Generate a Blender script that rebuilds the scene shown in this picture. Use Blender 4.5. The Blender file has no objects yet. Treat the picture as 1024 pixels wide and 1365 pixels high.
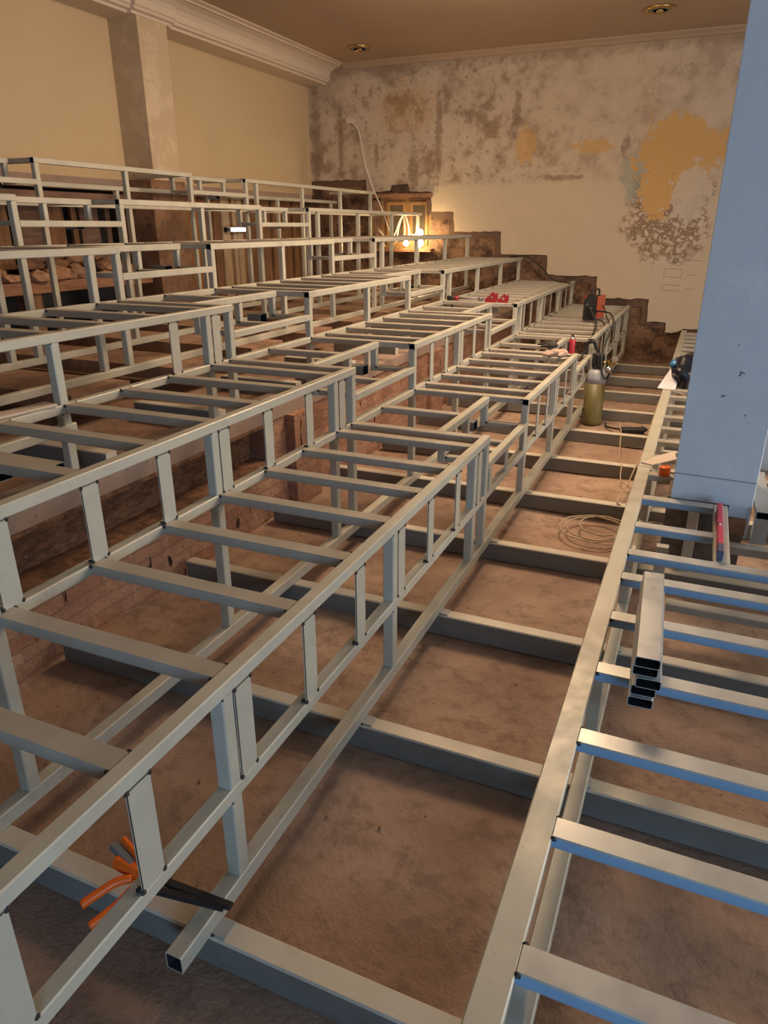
import bpy, bmesh, math, random
from mathutils import Vector, Matrix, noise
random.seed(7)
SC = bpy.context.scene
COL = SC.collection

# ------------------------------------------------------------------ camera
YAW, PITCH, ROLL, FPX = 0.4096925, 0.3834507, -0.0011084, 942.657
cy, sy, cp, sp = math.cos(YAW), math.sin(YAW), math.cos(PITCH), math.sin(PITCH)
fwd = Vector((-sy*cp, cy*cp, -sp)); rgt = Vector((cy, sy, 0)); up = rgt.cross(fwd)
cr, sr = math.cos(ROLL), math.sin(ROLL)
r2 = cr*rgt + sr*up; u2 = -sr*rgt + cr*up
cam = bpy.data.cameras.new('camera'); camo = bpy.data.objects.new('camera', cam); COL.objects.link(camo)
M = Matrix((r2, u2, -fwd)).transposed().to_4x4(); M.translation = Vector((0, 0, 2.03))
camo.matrix_world = M
cam.sensor_fit = 'VERTICAL'; cam.sensor_height = 24.0; cam.lens = 24.0*FPX/1365.0
cam.clip_start = 0.05; cam.clip_end = 200
SC.camera = camo

# ------------------------------------------------------------------ light
SC.view_settings.view_transform = 'Standard'; SC.view_settings.look = 'None'
SC.view_settings.gamma = 1.0; SC.view_settings.exposure = 0.0; SC.view_settings.use_curve_mapping = False
world = bpy.data.worlds.new('world'); SC.world = world; world.use_nodes = True
world.node_tree.nodes['Background'].inputs[0].default_value = (0.78, 0.84, 1.0, 1)
world.node_tree.nodes['Background'].inputs[1].default_value = 0.06

def area(name, loc, target, sx, sz, power, color):
    l = bpy.data.lights.new(name, 'AREA'); l.shape = 'RECTANGLE'; l.size = sx; l.size_y = sz
    l.energy = power; l.color = color
    o = bpy.data.objects.new(name, l); COL.objects.link(o); o.location = loc
    d = Vector(target) - Vector(loc); o.rotation_euler = d.to_track_quat('-Z', 'Y').to_euler()
    return o
# daylight through the windows behind and to the right of the photographer
area('window_light_behind', (2.6, -3.6, 1.7), (0.2, 4.5, 0.9), 2.4, 1.8, 175, (0.40, 0.68, 1.0))
# side windows on the right
area('window_light_right', (5.2, 5.6, 2.3), (-4.0, 5.6, 0.9), 4.0, 2.0, 270, (1.0, 0.92, 0.80))
# warm working lights hung under the ceiling
area('ceiling_work_light', (-1.3, 6.8, 4.40), (-2.6, 6.0, 0.5), 1.6, 1.6, 290, (1.0, 0.70, 0.44))
area('ceiling_work_light_far', (-2.6, 8.6, 4.42), (-3.2, 11.4, 1.6), 2.4, 1.2, 70, (1.0, 0.74, 0.48))

# ------------------------------------------------------------------ node helper
class NT:
    def __init__(self, name):
        self.m = bpy.data.materials.new(name); self.m.use_nodes = True
        self.t = self.m.node_tree; self.n = self.t.nodes; self.b = self.n['Principled BSDF']
        self.co = self.n.new('ShaderNodeTexCoord').outputs['Object']
    def link(self, a, b): self.t.links.new(a, b)
    def val(self, sock, v):
        if hasattr(v, 'is_linked') or isinstance(v, bpy.types.NodeSocket): self.link(v, sock)
        else:
            if isinstance(v, tuple) and len(v) == 3 and sock.type == 'RGBA': v = (*v, 1)
            sock.default_value = v
    def math(self, op, a, b=0.0, c=None, clamp=False):
        n = self.n.new('ShaderNodeMath'); n.operation = op; n.use_clamp = clamp
        self.val(n.inputs[0], a); self.val(n.inputs[1], b)
        if c is not None: self.val(n.inputs[2], c)
        return n.outputs[0]
    def scale(self, v, s):
        n = self.n.new('ShaderNodeMapping'); self.link(v, n.inputs[0]); n.inputs['Scale'].default_value = s
        return n.outputs[0]
    def noise(self, sc, det=4.0, rough=0.55, v=None, dist=0.0):
        n = self.n.new('ShaderNodeTexNoise'); self.link(v or self.co, n.inputs['Vector'])
        n.inputs['Scale'].default_value = sc; n.inputs['Detail'].default_value = det
        n.inputs['Roughness'].default_value = rough; n.inputs['Distortion'].default_value = dist
        return n.outputs['Fac']
    def ramp(self, f, a, b, lo=0.0, hi=1.0):
        n = self.n.new('ShaderNodeMapRange'); n.interpolation_type = 'SMOOTHSTEP'
        self.val(n.inputs[0], f); n.inputs[1].default_value = a; n.inputs[2].default_value = b
        n.inputs[3].default_value = lo; n.inputs[4].default_value = hi
        return n.outputs[0]
    def mix(self, f, a, b):
        n = self.n.new('ShaderNodeMix'); n.data_type = 'RGBA'
        self.val(n.inputs[0], f); self.val(n.inputs[6], a); self.val(n.inputs[7], b)
        return n.outputs[2]
    def xyz(self):
        n = self.n.new('ShaderNodeSeparateXYZ'); self.link(self.co, n.inputs[0]); return n.outputs
    def bump(self, h, st=0.3, dist=0.01):
        n = self.n.new('ShaderNodeBump'); self.link(h, n.inputs['Height'])
        n.inputs['Strength'].default_value = st; n.inputs['Distance'].default_value = dist
        self.link(n.outputs[0], self.b.inputs['Normal'])
    def done(self, col, rough=0.6, metal=0.0):
        self.val(self.b.inputs['Base Color'], col); self.val(self.b.inputs['Roughness'], rough)
        self.val(self.b.inputs['Metallic'], metal); return self.m
    def ell(self, xs, zs, cx, cz, rx, rz, soft=0.35, nz=None, amp=0.6):
        a = self.math('POWER', self.math('DIVIDE', self.math('SUBTRACT', xs, cx), rx), 2.0)
        b = self.math('POWER', self.math('DIVIDE', self.math('SUBTRACT', zs, cz), rz), 2.0)
        d = self.math('ADD', a, b)
        if nz is not None: d = self.math('ADD', d, self.math('MULTIPLY', self.math('SUBTRACT', nz, 0.5), amp*4))
        return self.ramp(d, 1.0 - soft, 1.0 + soft, 1.0, 0.0)

def plain(name, col, rough=0.55, metal=0.0, var=0.15, sc=18.0):
    t = NT(name); n = t.noise(sc, 3)
    c2 = tuple(max(0, c*(1 - var)) for c in col); c3 = tuple(min(1, c*(1 + var)) for c in col)
    return t.done(t.mix(n, c2, c3), rough, metal)

# ------------------------------------------------------------------ materials
def steel(name, a, b, rough, metal, stain=(0.16, 0.14, 0.12), amt=0.35):
    t = NT(name); n = t.noise(6, 5, 0.6); n2 = t.noise(38, 4, 0.65); n3 = t.noise(2.3, 5, 0.7)
    c = t.mix(n, a, b); c = t.mix(t.math('MULTIPLY', t.ramp(n3, 0.55, 0.75), amt), c, stain)
    c = t.mix(t.math('MULTIPLY', t.ramp(n2, 0.62, 0.75), 0.25), c, stain)
    t.bump(n2, 0.08, 0.002)
    return t.done(c, t.ramp(n, 0.3, 0.7, rough - 0.07, rough + 0.1), metal)
M_RAIL = steel('primed steel tube', (0.45, 0.435, 0.36), (0.58, 0.56, 0.475), 0.45, 0.15)
M_RUNG = steel('galvanised steel crossbar', (0.36, 0.325, 0.275), (0.52, 0.48, 0.41), 0.45, 0.20, (0.15, 0.13, 0.12), 0.5)
M_PRUNG = steel('galvanised platform crossbar', (0.42, 0.42, 0.40), (0.60, 0.60, 0.57), 0.38, 0.35, (0.22, 0.21, 0.2), 0.35)
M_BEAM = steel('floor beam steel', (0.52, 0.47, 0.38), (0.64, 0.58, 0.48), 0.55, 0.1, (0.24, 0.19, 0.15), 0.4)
M_BEAMSIDE = steel('beam flank with painted shade', (0.15, 0.145, 0.13), (0.23, 0.22, 0.20), 0.6, 0.1, (0.10, 0.075, 0.06), 0.6)  # beam sides made darker in colour to carry their shade
M_BLUELIT = steel('crossbar flank with painted blue light', (0.18, 0.33, 0.52), (0.28, 0.42, 0.58), 0.4, 0.1, (0.36, 0.38, 0.40), 0.8)  # cool window light on the crossbar sides, painted in as blue
M_GALV = steel('bright galvanised tube', (0.38, 0.39, 0.38), (0.52, 0.53, 0.52), 0.34, 0.4, (0.3, 0.3, 0.3), 0.2)
M_DARK = plain('dark tube interior', (0.02, 0.02, 0.025), 0.8)
M_WELD = plain('burnt weld', (0.035, 0.028, 0.025), 0.6, 0.2, 0.4, 80)
M_BLACK = plain('black plastic', (0.02, 0.02, 0.022), 0.45)
M_RUBBER = plain('black rubber hose', (0.025, 0.025, 0.027), 0.6)
M_RED = plain('red enamel', (0.55, 0.03, 0.05), 0.35)
M_DKRED = plain('dark red enamel', (0.30, 0.02, 0.03), 0.4)
M_ORANGE = plain('orange plastic', (0.85, 0.14, 0.01), 0.4)
M_CYL = plain('olive yellow cylinder paint', (0.17, 0.145, 0.055), 0.45, 0.0, 0.25, 9)
M_CYLTOP = plain('grey cylinder shoulder paint', (0.36, 0.40, 0.46), 0.4, 0.0, 0.2, 9)
M_BRASS = plain('brass', (0.55, 0.38, 0.15), 0.3, 0.9)
M_CHROME = plain('chrome', (0.7, 0.7, 0.7), 0.15, 1.0)
M_WIRE = plain('beige cable sheath', (0.48, 0.38, 0.25), 0.5)
M_WHITE = plain('white cable sheath', (0.8, 0.78, 0.7), 0.5)
M_COTTON = plain('soiled pink cotton', (0.52, 0.36, 0.28), 0.9, 0, 0.35, 30)
M_DKCLOTH = plain('dark sooty cloth', (0.05, 0.045, 0.04), 0.9, 0, 0.5, 30)
M_BAGB = plain('black plastic bag', (0.008, 0.010, 0.02), 0.3)
M_PLASTICW = plain('thin white plastic', (0.72, 0.72, 0.78), 0.35)
M_BLUEP = plain('blue plastic film', (0.05, 0.22, 0.50), 0.25)
M_VIOLET = plain('red level body', (0.62, 0.05, 0.09), 0.35)
M_GREY = plain('grey steel bracket', (0.22, 0.23, 0.24), 0.45, 0.4)

def mk_dirt(name, a, b, dk, sc=1.0):
    t = NT(name); n = t.noise(1.1*sc, 6, 0.6); n2 = t.noise(9*sc, 6, 0.7); n3 = t.noise(45*sc, 4, 0.7)
    c = t.mix(t.ramp(n, 0.35, 0.65), a, b)
    c = t.mix(t.math('MULTIPLY', t.ramp(n2, 0.45, 0.68), 0.65), c, dk)
    c = t.mix(t.math('MULTIPLY', t.ramp(t.noise(0.55*sc, 3, 0.5), 0.5, 0.66), 0.45), c, dk)
    c = t.mix(t.math('MULTIPLY', t.ramp(n3, 0.66, 0.74), 0.8), c, tuple(x*0.45 for x in dk))
    c = t.mix(t.math('MULTIPLY', t.ramp(n3, 0.30, 0.24), 0.35), c, tuple(min(1, x*1.5) for x in b))
    h = t.math('ADD', t.math('MULTIPLY', n2, 0.7), t.math('MULTIPLY', n3, 0.5))
    t.bump(h, 0.55, 0.02)
    return t.done(c, 0.95)
M_DIRT = mk_dirt('rammed brown earth', (0.33, 0.215, 0.155), (0.47, 0.325, 0.24), (0.20, 0.125, 0.09))
M_SLAB = mk_dirt('dusty old tier slab', (0.29, 0.17, 0.105), (0.39, 0.245, 0.16), (0.16, 0.09, 0.06))
M_RUBBLE = mk_dirt('brick rubble', (0.36, 0.19, 0.11), (0.50, 0.30, 0.18), (0.12, 0.06, 0.04), 2.5)

def mk_brick():
    t = NT('old red brickwork'); s = t.xyz()
    v = t.n.new('ShaderNodeCombineXYZ')
    nz = t.noise(2.2, 4)
    t.link(t.math('ADD', s[1], t.math('MULTIPLY', nz, 0.12)), v.inputs[0])
    t.link(t.math('ADD', s[2], t.math('MULTIPLY', nz, 0.07)), v.inputs[1])
    br = t.n.new('ShaderNodeTexBrick'); t.link(v.outputs[0], br.inputs['Vector'])
    br.inputs['Scale'].default_value = 1.0; br.inputs['Brick Width'].default_value = 0.26
    br.inputs['Row Height'].default_value = 0.078; br.inputs['Mortar Size'].default_value = 0.004
    br.inputs['Mortar Smooth'].default_value = 0.4
    br.inputs['Color1'].default_value = (0.33, 0.16, 0.10, 1); br.inputs['Color2'].default_value = (0.42, 0.23, 0.15, 1)
    br.inputs['Mortar'].default_value = (0.34, 0.20, 0.135, 1)
    n2 = t.noise(7, 6, 0.7); n3 = t.noise(28, 5, 0.7)
    c = t.mix(t.ramp(n2, 0.5, 0.72), br.outputs['Color'], (0.46, 0.29, 0.19))
    vv = t.scale(t.co, (8, 8, 3)); pits = t.noise(1.6, 3, 0.5, vv)
    c = t.mix(t.ramp(pits, 0.64, 0.70), c, (0.03, 0.018, 0.014))
    h = t.math('SUBTRACT', t.math('ADD', t.math('MULTIPLY', n2, 0.8), t.math('MULTIPLY', n3, 0.4)), t.math('MULTIPLY', br.outputs['Fac'], 0.7))
    h = t.math('SUBTRACT', h, t.ramp(pits, 0.66, 0.74)); t.bump(h, 0.9, 0.03)
    return t.done(c, 0.92)
M_BRICK = mk_brick()
def mk_rust():
    t = NT('rusted steel girder'); v = t.scale(t.co, (3, 3, 9)); n = t.noise(4, 7, 0.75, v); n2 = t.noise(30, 5, 0.7)
    c = t.mix(t.ramp(n, 0.35, 0.62), (0.09, 0.045, 0.03), (0.26, 0.13, 0.07))
    c = t.mix(t.ramp(n2, 0.62, 0.72), c, (0.40, 0.26, 0.15)); t.bump(n2, 0.6, 0.01)
    return t.done(c, 0.85, 0.1)
M_RUST = mk_rust()
def mk_conc():
    t = NT('old stained concrete'); n = t.noise(3, 6, 0.7); n2 = t.noise(24, 5, 0.7)
    c = t.mix(n, (0.22, 0.15, 0.12), (0.44, 0.33, 0.27)); c = t.mix(t.ramp(n2, 0.6, 0.7), c, (0.16, 0.10, 0.08))
    t.bump(n2, 0.5, 0.01); return t.done(c, 0.9)
M_CONC = mk_conc()
M_STONE = mk_dirt('grey brown footing stone', (0.17, 0.125, 0.10), (0.30, 0.24, 0.20), (0.09, 0.065, 0.05), 2.0)
M_PIER = mk_dirt('rough plastered pier', (0.20, 0.11, 0.065), (0.36, 0.21, 0.125), (0.10, 0.055, 0.035), 1.5)
def mk_wood(name, a, b, v3=(2, 2, 14)):
    t = NT(name); v = t.scale(t.co, v3); n = t.noise(2.0, 6, 0.65, v); n2 = t.noise(1.3, 2)
    c = t.mix(t.ramp(n, 0.3, 0.7), a, b); c = t.mix(t.math('MULTIPLY', n2, 0.4), c, tuple(x*0.5 for x in a))
    t.bump(n, 0.3, 0.01); return t.done(c, 0.8)
M_PLANK = mk_wood('rough brown planks', (0.16, 0.075, 0.035), (0.34, 0.18, 0.09), (9, 9, 1.2))
M_PLANK2 = mk_wood('pale sawn stud', (0.36, 0.25, 0.15), (0.50, 0.37, 0.24), (9, 9, 1.2))
M_DOORW = mk_wood('orange brown board', (0.36, 0.13, 0.03), (0.46, 0.19, 0.05), (9, 9, 1.2))
M_TIMBER = mk_wood('old timber beam', (0.24, 0.11, 0.06), (0.38, 0.19, 0.10), (9, 1.2, 9))
M_TIMBERP = mk_wood('purplish painted timber', (0.15, 0.085, 0.06), (0.27, 0.165, 0.12), (9, 1.2, 9))
M_FRAMEW = mk_wood('varnished window frame', (0.28, 0.14, 0.05), (0.42, 0.24, 0.10), (9, 9, 1.2))

def mk_paint(name, a, b, patch=None):
    t = NT(name); n = t.noise(0.9, 4, 0.5); n2 = t.noise(60, 3)
    c = t.mix(n, a, b)
    if patch:
        n3 = t.noise(3.0, 6, 0.7); c = t.mix(t.math('MULTIPLY', t.ramp(n3, 0.50, 0.60), 0.7), c, patch)
    t.bump(n2, 0.08, 0.004); return t.done(c, 0.85)
M_WALL = mk_paint('ochre wall paint', (0.54, 0.40, 0.235), (0.60, 0.455, 0.28))
M_PILS = mk_paint('ochre pilaster paint', (0.50, 0.375, 0.24), (0.56, 0.43, 0.29), (0.64, 0.51, 0.36))
M_CORN = mk_paint('cream cornice plaster', (0.60, 0.49, 0.38), (0.66, 0.55, 0.44))
M_CEIL = mk_paint('dusty ceiling plaster', (0.38, 0.275, 0.19), (0.44, 0.32, 0.225))

def mk_column():
    t = NT('pale blue column plaster'); s = t.xyz()
    n = t.noise(2.4, 5, 0.6); n2 = t.noise(13, 5, 0.6); n3 = t.noise(5.5, 6, 0.75)
    c = t.mix(n, (0.62, 0.68, 0.73), (0.74, 0.79, 0.84))
    c = t.mix(t.math('MULTIPLY', t.ramp(n3, 0.60, 0.68), 0.35), c, (0.74, 0.79, 0.84))
    band = t.math('MULTIPLY', t.ramp(s[2], 0.45, 0.8), t.ramp(s[2], 1.75, 1.35))
    c = t.mix(t.math('MULTIPLY', t.ramp(n2, 0.66, 0.70), band), c, (0.13, 0.17, 0.22))
    line = t.math('ABSOLUTE', t.math('SUBTRACT', s[2], t.math('ADD', 0.655, t.math('MULTIPLY', s[0], -0.02))))
    c = t.mix(t.ramp(line, 0.0045, 0.001), c, (0.16, 0.19, 0.24))
    c = t.mix(t.math('MULTIPLY', t.ramp(t.math('ADD', s[2], t.math('MULTIPLY', n2, 0.10)), 0.60, 0.50), 0.5), c, (0.36, 0.42, 0.47))
    c = t.mix(t.math('MULTIPLY', t.ramp(n, 0.56, 0.70), 0.5), c, (0.80, 0.84, 0.87))
    t.bump(t.math('ADD', n3, t.math('MULTIPLY', n2, 0.3)), 0.35, 0.015)
    return t.done(c, 0.7)
M_COLUMN = mk_column()

def mk_plaster():
    t = NT('old peeling wall plaster'); s = t.xyz(); X, Z = s[0], s[2]
    n1 = t.noise(0.8, 5, 0.6); n2 = t.noise(2.6, 7, 0.68); n3 = t.noise(9.0, 7, 0.7); n4 = t.noise(34, 4, 0.7)
    left = t.ramp(t.math('ADD', X, t.math('MULTIPLY', n1, 1.5)), -3.2, -1.2, 1.0, 0.25)
    old = t.mix(t.ramp(n2, 0.36, 0.60), (0.47, 0.36, 0.26), (0.57, 0.455, 0.34))
    old = t.mix(t.math('MULTIPLY', t.ramp(n2, 0.50, 0.36), left), old, (0.31, 0.215, 0.145))
    old = t.mix(t.math('MULTIPLY', t.math('MULTIPLY', t.ramp(n3, 0.55, 0.66), 0.75), left), old, (0.24, 0.155, 0.10))
    old = t.mix(t.math('MULTIPLY', t.ramp(n1, 0.54, 0.58), 0.5), old, (0.40, 0.30, 0.225))
    old = t.mix(t.math('MULTIPLY', t.ramp(n3, 0.40, 0.34), 0.5), old, (0.64, 0.53, 0.42))
    new = t.mix(n2, (0.53, 0.42, 0.30), (0.62, 0.50, 0.37))
    new = t.mix(t.math('MULTIPLY', t.ramp(n3, 0.64, 0.70), 0.45), new, (0.36, 0.25, 0.16))
    # the lower right part has been replastered; its upper edge is nearly level
    e = t.math('ADD', t.math('SUBTRACT', Z, 2.66), t.math('MULTIPLY', t.math('SUBTRACT', n2, 0.5), 0.35))
    low = t.math('MULTIPLY', t.ramp(e, 0.06, -0.04), t.ramp(X, -4.62, -4.5))
    c = t.mix(low, old, new)
    c = t.mix(t.math('MULTIPLY', t.ramp(n4, 0.70, 0.74), 0.6), c, (0.24, 0.16, 0.10))
    # dark scars
    scar = (0.22, 0.14, 0.09)
    for (cx, cz, rx, rz) in ((-6.22, 3.35, 0.05, 0.5), (-4.42, 3.45, 0.055, 0.65), (-3.12, 3.7, 0.06, 0.3), (-6.72, 3.2, 0.08, 1.1),
                             (-5.55, 3.2, 0.04, 0.2), (-1.42, 3.15, 0.05, 0.16), (-4.85, 2.86, 0.09, 0.3), (-2.35, 2.75, 0.35, 0.04)):
        c = t.mix(t.math('MULTIPLY', t.ell(X, Z, cx, cz, rx, rz, 0.8, n3, 2.2), 0.65), c, scar)
    # darker band just under the ceiling
    top = t.ramp(t.math('ADD', Z, t.math('MULTIPLY', n3, 0.35)), 4.48, 4.66)
    c = t.mix(t.math('MULTIPLY', top, 0.5), c, (0.22, 0.15, 0.10))
    # white flaking below, yellow ochre and turquoise older paint on the right
    yn = t.math('ADD', t.math('MULTIPLY', n2, 0.6), t.math('MULTIPLY', n3, 0.4)); ye = t.ell(X, Z, -0.66, 3.0, 0.60, 0.50, 0.10, yn, 2.2)
    ye2 = t.ell(X, Z, -0.88, 2.55, 0.26, 0.40, 0.12, n3, 1.1)
    ye3 = t.ell(X, Z, -2.95, 3.22, 0.16, 0.26, 0.12, n3, 0.9)
    ye4 = t.ell(X, Z, -5.0, 3.85, 0.5, 0.35, 0.1, n3, 1.6)
    ye5 = t.ell(X, Z, -1.9, 3.18, 0.30, 0.10, 0.1, n3, 1.4)
    fl = t.ell(X, Z, -0.70, 2.25, 0.62, 0.75, 0.3, n2, 0.8)
    c = t.mix(t.math('MULTIPLY', fl, t.ramp(n3, 0.44, 0.50)), c, (0.27, 0.175, 0.11))
    c = t.mix(t.math('MULTIPLY', fl, t.ramp(n3, 0.56, 0.60)), c, (0.62, 0.52, 0.42))
    tq = t.ell(X, Z, -1.20, 2.80, 0.22, 0.42, 0.15, n3, 1.3)
    c = t.mix(t.math('MULTIPLY', tq, 0.55), c, (0.28, 0.32, 0.26))
    for y in (ye, ye2): c = t.mix(y, c, (0.60, 0.36, 0.14))
    for y in (ye3, ye5): c = t.mix(t.math('MULTIPLY', y, 0.7), c, (0.58, 0.34, 0.12))
    c = t.mix(t.math('MULTIPLY', ye4, 0.28), c, (0.52, 0.27, 0.07))
    cr_ = t.ell(X, Z, -0.40, 2.45, 0.26, 0.40, 0.15, yn, 2.0)
    c = t.mix(t.math('MULTIPLY', cr_, 0.8), c, (0.60, 0.50, 0.40))
    t.bump(t.math('ADD', n3, t.math('MULTIPLY', n4, 0.4)), 0.45, 0.02)
    return t.done(c, 0.92)
M_PLASTER = mk_plaster()
def mk_scar():
    t = NT('exposed dark masonry'); n2 = t.noise(3.5, 7, 0.7); n3 = t.noise(14, 6, 0.7)
    c = t.mix(t.ramp(n2, 0.38, 0.58), (0.085, 0.045, 0.028), (0.30, 0.17, 0.10))
    c = t.mix(t.ramp(n3, 0.58, 0.68), c, (0.42, 0.27, 0.18)); c = t.mix(t.ramp(n3, 0.42, 0.34), c, (0.04, 0.02, 0.015))
    t.bump(t.math('ADD', n2, n3), 1.0, 0.05); return t.done(c, 0.95)
M_SCAR = mk_scar()
M_SCARD = mk_paint('dark torn plaster edge', (0.10, 0.055, 0.035), (0.17, 0.095, 0.06), (0.05, 0.03, 0.02))

# ------------------------------------------------------------------ mesh helpers
def tag(o, label=None, cat=None, group=None, kind=None):
    if label: o['label'] = label
    if cat: o['category'] = cat
    if group: o['group'] = group
    if kind: o['kind'] = kind
    return o
def link(name, me, parent=None, loc=None):
    o = bpy.data.objects.new(name, me); COL.objects.link(o)
    if loc is not None: o.location = loc
    if parent is not None: o.parent = parent
    return o
def empty(name, loc=(0, 0, 0), rz=0.0):
    o = bpy.data.objects.new(name, None); COL.objects.link(o); o.location = loc; o.rotation_euler = (0, 0, rz)
    o.empty_display_size = 0.1; return o
class MB:
    def __init__(self): self.bm = bmesh.new(); self.mats = []
    def mi(self, m):
        if m not in self.mats: self.mats.append(m)
        return self.mats.index(m)
    def prism(self, prof, M4, length, m, cap0=True, cap1=True, smooth=False):
        # prof in local XY, extruded along local Z
        i = self.mi(m); n = len(prof)
        a = [self.bm.verts.new(M4 @ Vector((x, y, 0))) for x, y in prof]
        b = [self.bm.verts.new(M4 @ Vector((x, y, length))) for x, y in prof]
        for k in range(n):
            f = self.bm.faces.new((a[k], a[(k+1) % n], b[(k+1) % n], b[k])); f.material_index = i; f.smooth = smooth
        if cap0: f = self.bm.faces.new(a[::-1]); f.material_index = i
        if cap1: f = self.bm.faces.new(b); f.material_index = i
        return self
    def frame(self, p0, p1, upv=(0, 0, 1)):
        p0, p1 = Vector(p0), Vector(p1); z = (p1 - p0).normalized(); u = Vector(upv)
        if abs(z.dot(u)) > 0.98: u = Vector((0, 1, 0))
        x = u.cross(z).normalized(); y = z.cross(x).normalized()
        M4 = Matrix((x, y, z)).transposed().to_4x4(); M4.translation = p0
        return M4, (p1 - p0).length
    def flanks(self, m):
        # give the long vertical faces pointing along -Y or +Y a colour with light or shade painted in
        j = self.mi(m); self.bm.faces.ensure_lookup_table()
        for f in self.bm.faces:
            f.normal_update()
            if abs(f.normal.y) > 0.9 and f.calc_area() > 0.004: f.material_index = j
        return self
    def tube(self, p0, p1, w, h, m, hollow=False, wall=0.003, r=0.004, upv=(0, 0, 1)):
        # rectangular section bar: w across, h along 'up'
        M4, L = self.frame(p0, p1, upv); a, b = w/2, h/2
        prof = [(-a+r, -b), (a-r, -b), (a, -b+r), (a, b-r), (a-r, b), (-a+r, b), (-a, b-r), (-a, -b+r)]
        if not hollow: return self.prism(prof, M4, L, m)
        inn = [(x*(a-wall)/a, y*(b-wall)/b) for x, y in prof]
        self.prism(prof, M4, L, m, False, False)
        i = self.mi(m); j = self.mi(M_DARK)
        for z in (0, L):
            A = [self.bm.verts.new(M4 @ Vector((x, y, z))) for x, y in prof]; B = [self.bm.verts.new(M4 @ Vector((x, y, z))) for x, y in inn]
            for k in range(8):
                q = (A[k], A[(k+1) % 8], B[(k+1) % 8], B[k]); f = self.bm.faces.new(q if z else q[::-1]); f.material_index = i
            d = min(0.12, L*0.4) * (1 if z == 0 else -1)
            C = [self.bm.verts.new(M4 @ Vector((x, y, z + d))) for x, y in inn]
            for k in range(8):
                f = self.bm.faces.new((B[k], B[(k+1) % 8], C[(k+1) % 8], C[k])); f.material_index = j
            f = self.bm.faces.new(C); f.material_index = j
        return self
    def box(self, x0, x1, y0, y1, z0, z1, m, r=0.0):
        cx, cy_ = (x0+x1)/2, (y0+y1)/2
        if r <= 0: r = min(0.0015, abs(x1-x0)*0.1, abs(y1-y0)*0.1)
        return self.tube((cx, cy_, z0), (cx, cy_, z1), abs(x1-x0), abs(y1-y0), m, r=r, upv=(0, 1, 0)) if False else self._box(x0, x1, y0, y1, z0, z1, m)
    def _box(self, x0, x1, y0, y1, z0, z1, m):
        i = self.mi(m); v = [self.bm.verts.new((x, y, z)) for x in (x0, x1) for y in (y0, y1) for z in (z0, z1)]
        for q in ((0, 1, 3, 2), (4, 6, 7, 5), (0, 4, 5, 1), (2, 3, 7, 6), (0, 2, 6, 4), (1, 5, 7, 3)):
            f = self.bm.faces.new([v[k] for k in q]); f.material_index = i
        return self
    def cyl(self, p0, p1, r, m, n=20, r1=None, smooth=True):
        M4, L = self.frame(p0, p1); r1 = r if r1 is None else r1; i = self.mi(m)
        P = [(math.cos(2*math.pi*k/n), math.sin(2*math.pi*k/n)) for k in range(n)]
        a = [self.bm.verts.new(M4 @ Vector((x*r, y*r, 0))) for x, y in P]; b = [self.bm.verts.new(M4 @ Vector((x*r1, y*r1, L))) for x, y in P]
        for k in range(n):
            f = self.bm.faces.new((a[k], a[(k+1) % n], b[(k+1) % n], b[k])); f.material_index = i; f.smooth = smooth
        self.bm.faces.new(a[::-1]).material_index = i; self.bm.faces.new(b).material_index = i
        return self
    def lathe(self, prof, c, m, n=32):
        i = self.mi(m); rings = []
        for r, z in prof:
            rings.append([self.bm.verts.new((c[0]+r*math.cos(2*math.pi*k/n), c[1]+r*math.sin(2*math.pi*k/n), c[2]+z)) for k in range(n)])
        for a, b in zip(rings, rings[1:]):
            for k in range(n):
                f = self.bm.faces.new((a[k], a[(k+1) % n], b[(k+1) % n], b[k])); f.material_index = i; f.smooth = True
        self.bm.faces.new(rings[0][::-1]).material_index = i; self.bm.faces.new(rings[-1]).material_index = i
        return self
    def blob(self, c, rad, m, sub=1, jit=0.0, seed=0, smooth=True):
        i = self.mi(m); res = bmesh.ops.create_icosphere(self.bm, subdivisions=sub, radius=1.0)
        rad = rad if isinstance(rad, (tuple, list)) else (rad,)*3
        for v in res['verts']:
            d = v.co.copy(); k = 1 + jit*noise.noise(d*2.2 + Vector((seed*7.1, seed*3.3, 0)))
            v.co = Vector((c[0]+d.x*rad[0]*k, c[1]+d.y*rad[1]*k, c[2]+d.z*rad[2]*k))
            for f in v.link_faces: f.material_index = i; f.smooth = smooth
        return self
    def path(self, pts, r, m, n=8, closed=False):
        # smooth tube through pts (Catmull-Rom)
        P = [Vector(p) for p in pts]; out = []
        Q = [2*P[0]-P[1]] + P + [2*P[-1]-P[-2]]
        for k in range(1, len(Q)-2):
            for s in range(6):
                t = s/6; a, b, c, d = Q[k-1], Q[k], Q[k+1], Q[k+2]
                out.append(0.5*((2*b) + (c-a)*t + (2*a-5*b+4*c-d)*t*t + (3*b-a-3*c+d)*t**3))
        out.append(P[-1]); i = self.mi(m); prev = None; nrm = None
        for k, p in enumerate(out):
            tg = (out[min(k+1, len(out)-1)] - out[max(k-1, 0)]).normalized()
            if nrm is None: nrm = tg.orthogonal().normalized()
            nrm = (nrm - tg*nrm.dot(tg)).normalized(); bn = tg.cross(nrm)
            ring = [self.bm.verts.new(p + r*(math.cos(2*math.pi*q/n)*nrm + math.sin(2*math.pi*q/n)*bn)) for q in range(n)]
            if prev:
                for q in range(n):
                    f = self.bm.faces.new((prev[q], prev[(q+1) % n], ring[(q+1) % n], ring[q])); f.material_index = i; f.smooth = True
            else: self.bm.faces.new(ring[::-1]).material_index = i
            prev = ring
        self.bm.faces.new(prev).material_index = i
        return self
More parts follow.
